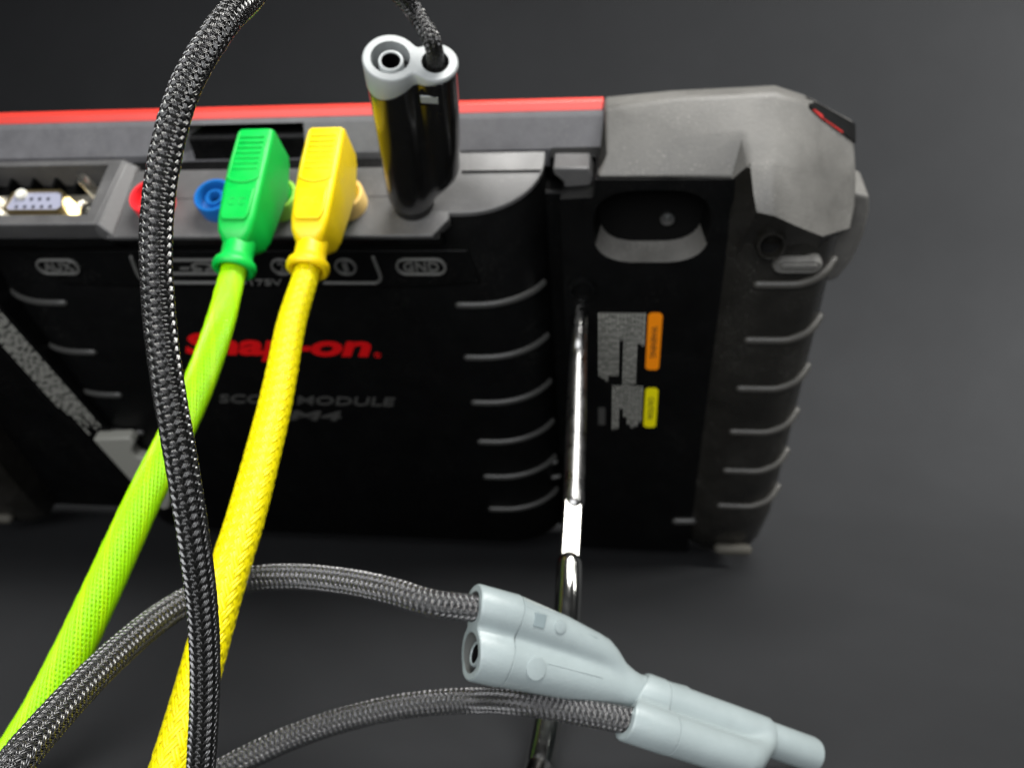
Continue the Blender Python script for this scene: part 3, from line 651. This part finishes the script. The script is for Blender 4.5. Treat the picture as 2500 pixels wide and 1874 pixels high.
bpts = [frb((10.3, 0, 14)), frb((10.3, 0, 5)), frb((10.0, -sgn*.3, -5)), CW(1012, 30, 183), CW(950, -40, 175), CW(840, -130, 160), CW(700, -110, 140), CW(612, -10, 122), CW(543, 62, 114), CW(452, 215, 110), CW(400, 400, 108), CW(381, 580, 107), CW(388, 760, 107), CW(409, 930, 107), CW(442, 1120, 108), CW(471, 1300, 110), CW(494, 1480, 113), CW(501, 1660, 116), CW(494, 1830, 119), CW(484, 1960, 122)]
braid('braided_sleeve', bpts, [1.75]*len(bpts), blead, 'fil_black', 'core_black', ncar=16, alpha=31, nfil=3, fil=.14, amp=.21, fill=.90, flat=2.4, wfil=.39, per=12)

# ---- right-angle plugs, green and yellow
def right_angle_lead(x, color, lead_label, pts, rad, fm, fm2, cm, **bk):
    pm = color+'_plug'; rt = root('test_lead', PORT((x, SJ, 5.8)), lead_label, 'test lead', group='test leads')
    fr = Fr(PORT((x, SJ, 0)), WD((1, 0, 0)), -PORT.M[1], -np.cross(WD((1, 0, 0)), PORT.M[1]))
    # fr: x right, y down the port face, z out of the port face
    assert np.dot(fr.M[2], PORT.M[2]) < 0 or True
    up = 1 if np.dot(fr.M[2], PORT.M[2]) > 0 else -1
    def sect(v, w, h0, h1, r=1.6):
        p = []
        for cx, ch, a0 in ((w/2-r, h0+r, -90), (w/2-r, h1-r, 0), (-w/2+r, h1-r, 90), (-w/2+r, h0+r, 180)):
            for i in range(5):
                a = math.radians(a0+90*i/4); p.append((cx+r*math.cos(a), v, up*(ch+r*math.sin(a))))
        return p
    secs = [sect(-8.4, 9.2, 13, 24.6, 1.3), sect(-7.8, 10.6, 12, 25.4, 1.5), sect(-5.6, 11.0, 10.6, 25.9), sect(4, 11.4, 7.6, 26.1), sect(6.2, 11.4, 8.6, 26.1), sect(14, 11.2, 10.2, 25.9), sect(22, 10.6, 11.6, 25.4), sect(25.5, 9.6, 12.8, 24.9), sect(27.6, 7.8, 14.6, 24.0, 2.2), sect(28.4, 6.5, 15.4, 23.4, 2.4)]
    body = loft('plug_body', fr, secs, pm, rt, angle=40)
    lathe('plug_shroud', PORT, [(4.6, 3), (4.6, 12)], pm, rt, seg=32, c=(x, SJ))
    nz = frame_axis(fr((0, 22.5, up*19.6)), fr.M[1], fr.M[0])
    lathe('strain_relief', nz, [(3.9, -.5), (4.4, 2.0), (4.25, 8), (4.4, 9.6), (5.5, 10.7), (5.85, 11.8), (5.7, 12.9), (5.1, 13.3), (4.1, 13.0), (3.8, 11)], pm, rt, seg=40, angle=50)
    # finger grip: inset frame, ridges and lower panel
    for i in range(7):
        box('grip_ridge', fr, (-3.6, -5.2+i*1.85, up*26.0) if up > 0 else (-3.6, -5.2+i*1.85, -26.35), (3.6, -4.3+i*1.85, up*26.35) if up > 0 else (3.6, -4.3+i*1.85, -26.0), pm, body, bevel=.12)
    ar = [fr((4.3*math.cos(a), 9.3+1.7*math.sin(a), up*26.0)) for a in np.linspace(0.0, math.pi, 11)]
    tube('grip_edge', ar, .42, pm, body, seg=8)
    for sx in (-1, 1): tube('grip_edge', [fr((sx*4.4, -6.4, up*25.8)), fr((sx*4.4, 3, up*26.0)), fr((sx*4.35, 9, up*25.95))], .3, pm, body, seg=8)
    lp = [(-4.2, 13.2), (4.2, 13.2), (4.0, 21.5), (3.2, 23.2), (-3.2, 23.2), (-4.0, 21.5)]
    lo2 = loft('grip_panel', fr, [[(a, b, up*24.8) for a, b in lp], [(a, b, up*(26.35-.028*(b-13))) for a, b in lp]], pm, body, bevel=.3)
    for k_, cx_ in enumerate((-1.3, 1.5)):
        tube('moulded_mark', [fr((cx_+1.0*math.cos(a), 17.6+1.1*math.sin(a), up*26.2)) for a in np.linspace(.7, 5.4, 9)], .16, pm, lo2, seg=6)
    p0 = fr((0, 30, up*19.6)); p1 = fr((0, 36, up*19.6))
    braid('braided_sleeve', [p0, p1]+pts, rad, rt, fm, cm, m2=fm2, **bk); return rt
gp = [CW(537, 791, 214), CW(500, 900, 210), CW(458, 1000, 207), CW(402, 1115, 203), CW(339, 1243, 199), CW(236, 1468, 193), CW(122, 1700, 188), CW(20, 1870, 184), CW(-60, 2000, 181)]
right_angle_lead(JX['green'], 'green', 'lime green braided test lead with green right-angle plug, next to the blue jack', gp, [3.0, 3.0, 3.35, 3.55, 3.7, 3.85, 3.95, 4.1, 4.2, 4.25, 4.25], 'fil_green', 'fil_lime', 'core_green', ncar=14, alpha=21, nfil=2, fil=.34, amp=.10, fill=.94, oneway=True, wfil=.385)
yp = [CW(713, 785, 209), CW(689, 905, 201), CW(665, 1017, 194), CW(606, 1243, 181), CW(548, 1430, 172), CW(484, 1660, 164), CW(420, 1870, 158), CW(380, 2000, 155)]
right_angle_lead(JX['yellow'], 'yellow', 'yellow braided test lead with yellow right-angle plug, right of the green one', yp, [3.1, 3.15, 3.45, 3.6, 3.75, 3.95, 4.0, 3.95, 3.9, 3.9], 'fil_yellow', None, 'core_yellow', ncar=14, alpha=30, nfil=2, fil=.12, amp=.13, fill=.92, wfil=.54, flat=2.2, per=10)

# ---- grey leads with stacked plugs
S1 = .89
a0, a1 = CW(1150, 1592, 170), CW(1548, 1688, 184)
axg = norm(a1-a0); L1 = np.linalg.norm(a1-a0)/MM/S1
g1 = root('test_lead', a0, 'dark grey braided test lead with the upper of two pale grey stackable plugs', 'test lead', group='test leads')
frg = frame_axis(a0, axg, CDIR((.12, -1, .25)))
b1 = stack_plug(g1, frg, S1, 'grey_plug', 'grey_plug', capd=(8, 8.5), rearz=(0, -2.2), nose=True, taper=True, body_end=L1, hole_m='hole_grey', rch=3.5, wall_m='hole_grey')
sg = 1 if np.dot(frg.M[1], CDIR((0, 0, -1))) > 0 else -1
def details(fr, b, sgn_, S):
    surf_patch('latch_window', fr, 10.8*S, sgn_*4.0*S, 13.2*S, 3.2*S, 3.0*S, sgn_*5.16*S, 'hole_grey2', b, bevel=.1)  # flush patch in darker grey, recess shade put into its colour
    for cx, cz, r, y in ((10.6, 19.0, 1.5, 5.1), (0, 14.5, 2.5, 6.1)):
        f = frame_axis(fr((cx*S, 0, cz*S)), fr.M[1]*sgn_, fr.M[0])
        lathe('moulded_disc', f, [(r*S, (y-1)*S), (r*S, (y-.02)*S), ((r-.2)*S, (y+.03)*S), (.05, (y+.03)*S)], 'grey_plug', b, seg=28)
def seams(fr, b, sgn_, S, be, tp):
    for cx, rr_, ph, z0, z1, k in ((0, 6.1, .35, 9.2, .74, 0), (0, 6.1, 1.25, 17.5, .72, 0), (10.3, 5.1, .95, 9.4, .66, 1)):
        P = []
        for z in np.linspace(z0, be*z1, 8):
            f_ = (z-9)/(be*.7-9); r_ = rr_-(.95*f_ if tp and not k else .75*f_ if tp else 0); c_ = cx-(2.8*f_ if tp and k else 0)
            P.append(fr(((c_+r_*math.cos(ph))*S, sgn_*r_*math.sin(ph)*S, z*S)))
        tube('parting_line', P, .13, 'grey_plug', b, seg=6)
mat('hole_grey2', (.20, .25, .26), .5)
details(frg, b1, sg, S1); seams(frg, b1, sg, S1, L1, True)
gpts = [frg((10.3*S1, 0, 10)), frg((10.3*S1, 0, 2)), CW(1060, 1472, 171), CW(950, 1440, 174), CW(840, 1418, 179), CW(720, 1407, 184), CW(600, 1415, 186), CW(500, 1445, 180), CW(400, 1500, 170), CW(300, 1580, 158), CW(205, 1672, 146), CW(110, 1775, 135), CW(30, 1870, 127), CW(-60, 1990, 121)]
braid('braided_sleeve', gpts, [2.5]*6+[2.65]*8, g1, 'fil_grey', 'core_grey', ncar=18, alpha=36, nfil=2, fil=.19, amp=.2, fill=.92, wfil=.42, per=8)
c0, c1 = CW(1556, 1690, 184.3), CW(1868, 1800, 193)
axh = norm(c1-c0); L2 = np.linalg.norm(c1-c0)/MM/S1
g2 = root('test_lead', c0, 'dark grey braided test lead with the lower right of two pale grey plugs', 'test lead', group='test leads')
frh = frame_axis(c0, axh, CDIR((-.05, .38, -.92)))
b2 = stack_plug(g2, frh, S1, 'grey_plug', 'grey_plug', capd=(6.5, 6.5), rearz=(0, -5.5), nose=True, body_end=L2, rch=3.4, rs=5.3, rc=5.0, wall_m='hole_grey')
hpts = [frh((10.3*S1, 0, 8)), frh((10.3*S1, 0, -2)), CW(1290, 1715, 178), CW(1150, 1709, 186), CW(1000, 1720, 187), CW(850, 1752, 187), CW(720, 1795, 185), CW(600, 1850, 182), CW(500, 1905, 180), CW(420, 1960, 178)]
braid('braided_sleeve', hpts, [2.5]*len(hpts), g2, 'fil_grey', 'core_grey', ncar=18, alpha=36, nfil=2, fil=.19, amp=.2, fill=.92, wfil=.42, per=8)
